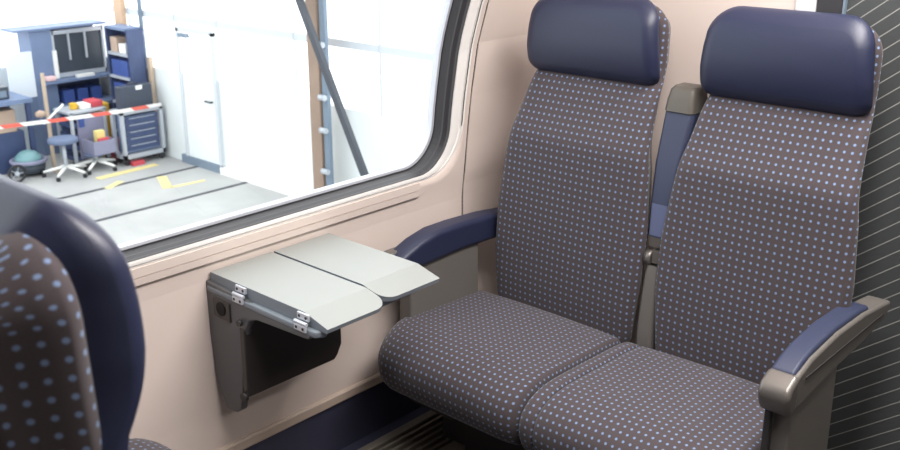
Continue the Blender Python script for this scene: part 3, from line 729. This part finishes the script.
for a in (.5, 2.6, 4.4): g(MB().tube([(-13.2+.2*math.cos(a), 5.84+.2*math.sin(a)-.02, GZ+.04), (-13.2+.2*math.cos(a), 5.84+.2*math.sin(a)+.02, GZ+.04)], .04, 12).build('wheel', HBIKE))
r = tag(empty('wheel', (-12.9, 5.53, GZ)), 'small black wheel standing at the left edge by the vacuum cleaner', 'wheel'); g = grp(r)
pts = [(-12.9, 5.53+.11*math.cos(a), GZ+.13+.11*math.sin(a)) for a in [2*math.pi*k/20 for k in range(21)]]
g(MB().tube(pts, .018, 8, False).build('tyre', HBIKE)); g(MB().tube([(-12.92, 5.53, GZ+.13), (-12.88, 5.53, GZ+.13)], .03, 10).build('hub', HSIL))
for a in (0, 1.26, 2.5, 3.77, 5.0): g(MB().tube([(-12.9, 5.53, GZ+.13), (-12.9, 5.53+.1*math.cos(a), GZ+.13+.1*math.sin(a))], .006, 6).build('spoke', HSIL))
r = tag(empty('wooden_stand', (-13.1, 6.14, GZ)), 'thin wooden pole stand with a crossbar left of the open trolley', 'stand'); g = grp(r)
g(MB().box(-13.12, -13.08, 6.13, 6.17, GZ, -.92).build('pole', HWOOD)); g(MB().tube([(-13.06, 6.06, -1.60), (-13.06, 6.37, -1.38)], .018, 8).build('crossbar', HPAPER)); g(box('foot', HWOOD, -13.2, -13.0, 6.11, 6.20, GZ, GZ+.03))
g(MB().tube([(-13.06, 5.97, -1.46), (-13.06, 6.03, -1.46), (-13.06, 6.10, -1.46)], [.03, .055, .03], 10).build('clamp_head', HCARD))
# barrier tape
pts = [(3.6, -1.18), (4.6, -1.22), (5.3, -1.235), (6.0, -1.262), (6.7, -1.27), (7.25, -1.275)]
def tape():
    mb = MB(); L = 0; prev = None; rows = []; uv = []
    Z = [(-12.45, -5.9, -1.20), (-12.45, -2.0, -1.24), (-12.45, 2.0, -1.30), (-12.45, 4.0, -1.34), (-12.45, 5.2, -1.40), (-12.45, 6.0, -1.44), (-12.45, 6.9, -1.47), (-12.53, 7.58, -1.49)]
    for p in Z:
        if prev: L += (Vector(p)-Vector(prev)).length
        prev = p; rows.append([(p[0], p[1], p[2]-.026), (p[0], p[1], p[2]+.026)]); uv.append([(L, 0), (L, .07)])
    mb.grid(rows, False, uv, False)
    return mb.build('barrier_tape', TAPE, None, solid=.002)
tag(tape(), 'red and white barrier tape strung across the workshop corner', 'tape')

# ------------------------------------------------------------------ lights
def area(name, loc, rot, sx, sy, e, col):
    l = bpy.data.lights.new(name, 'AREA'); l.shape = 'RECTANGLE'; l.size = sx; l.size_y = sy; l.energy = e; l.color = col
    o = bpy.data.objects.new(name, l); COL.objects.link(o); o.location = loc; o.rotation_euler = rot; return o
def fixture(x, y, sx, sy, label):
    r = tag(empty('ceiling_light', (x, y, 2.15)), label, 'light', 'ceiling lights'); g = grp(r)
    g(box('light_housing', TRIMW, x-sx/2-.02, x+sx/2+.02, y-sy/2-.02, y+sy/2+.02, 2.135, 2.149))
    g(box('diffuser', mat('lamp_diffuser', (255, 250, 245), .5, emit=(255, 246, 238), estr=4), x-sx/2, x+sx/2, y-sy/2, y+sy/2, 2.125, 2.135))
fixture(-.50, 1.40, .36, 1.6, 'long ceiling light above the seats')
area('ceiling_lamp', (-.50, 1.40, 2.12), (0, 0, 0), .36, 1.6, 34, (1, .96, .93))
area('ceiling_lamp', (.45, 1.2, 2.12), (0, 0, 0), .16, 1.8, 7, (1, .95, .91))
fixture(.45, 1.2, .16, 1.8, 'long ceiling light above the aisle')

w = bpy.data.worlds.new('World'); bpy.context.scene.world = w; w.use_nodes = True
bg = w.node_tree.nodes['Background']; bg.inputs[0].default_value = (.93, .97, 1.0, 1); bg.inputs[1].default_value = 1.75

# ------------------------------------------------------------------ camera
cam = bpy.data.cameras.new('camera'); co = bpy.data.objects.new('camera', cam); COL.objects.link(co)
cam.sensor_width = 36; cam.lens = 987/900*36; cam.clip_start = .02
co.location = (0, 0, 1.5); co.rotation_euler = (R(90-19), 0, R(42.3))
cam.dof.use_dof = True; cam.dof.focus_distance = 2.15; cam.dof.aperture_fstop = 8
sc = bpy.context.scene; sc.camera = co
sc.view_settings.view_transform = 'Standard'; sc.view_settings.look = 'None'; sc.view_settings.gamma = 1; sc.view_settings.exposure = 0.4
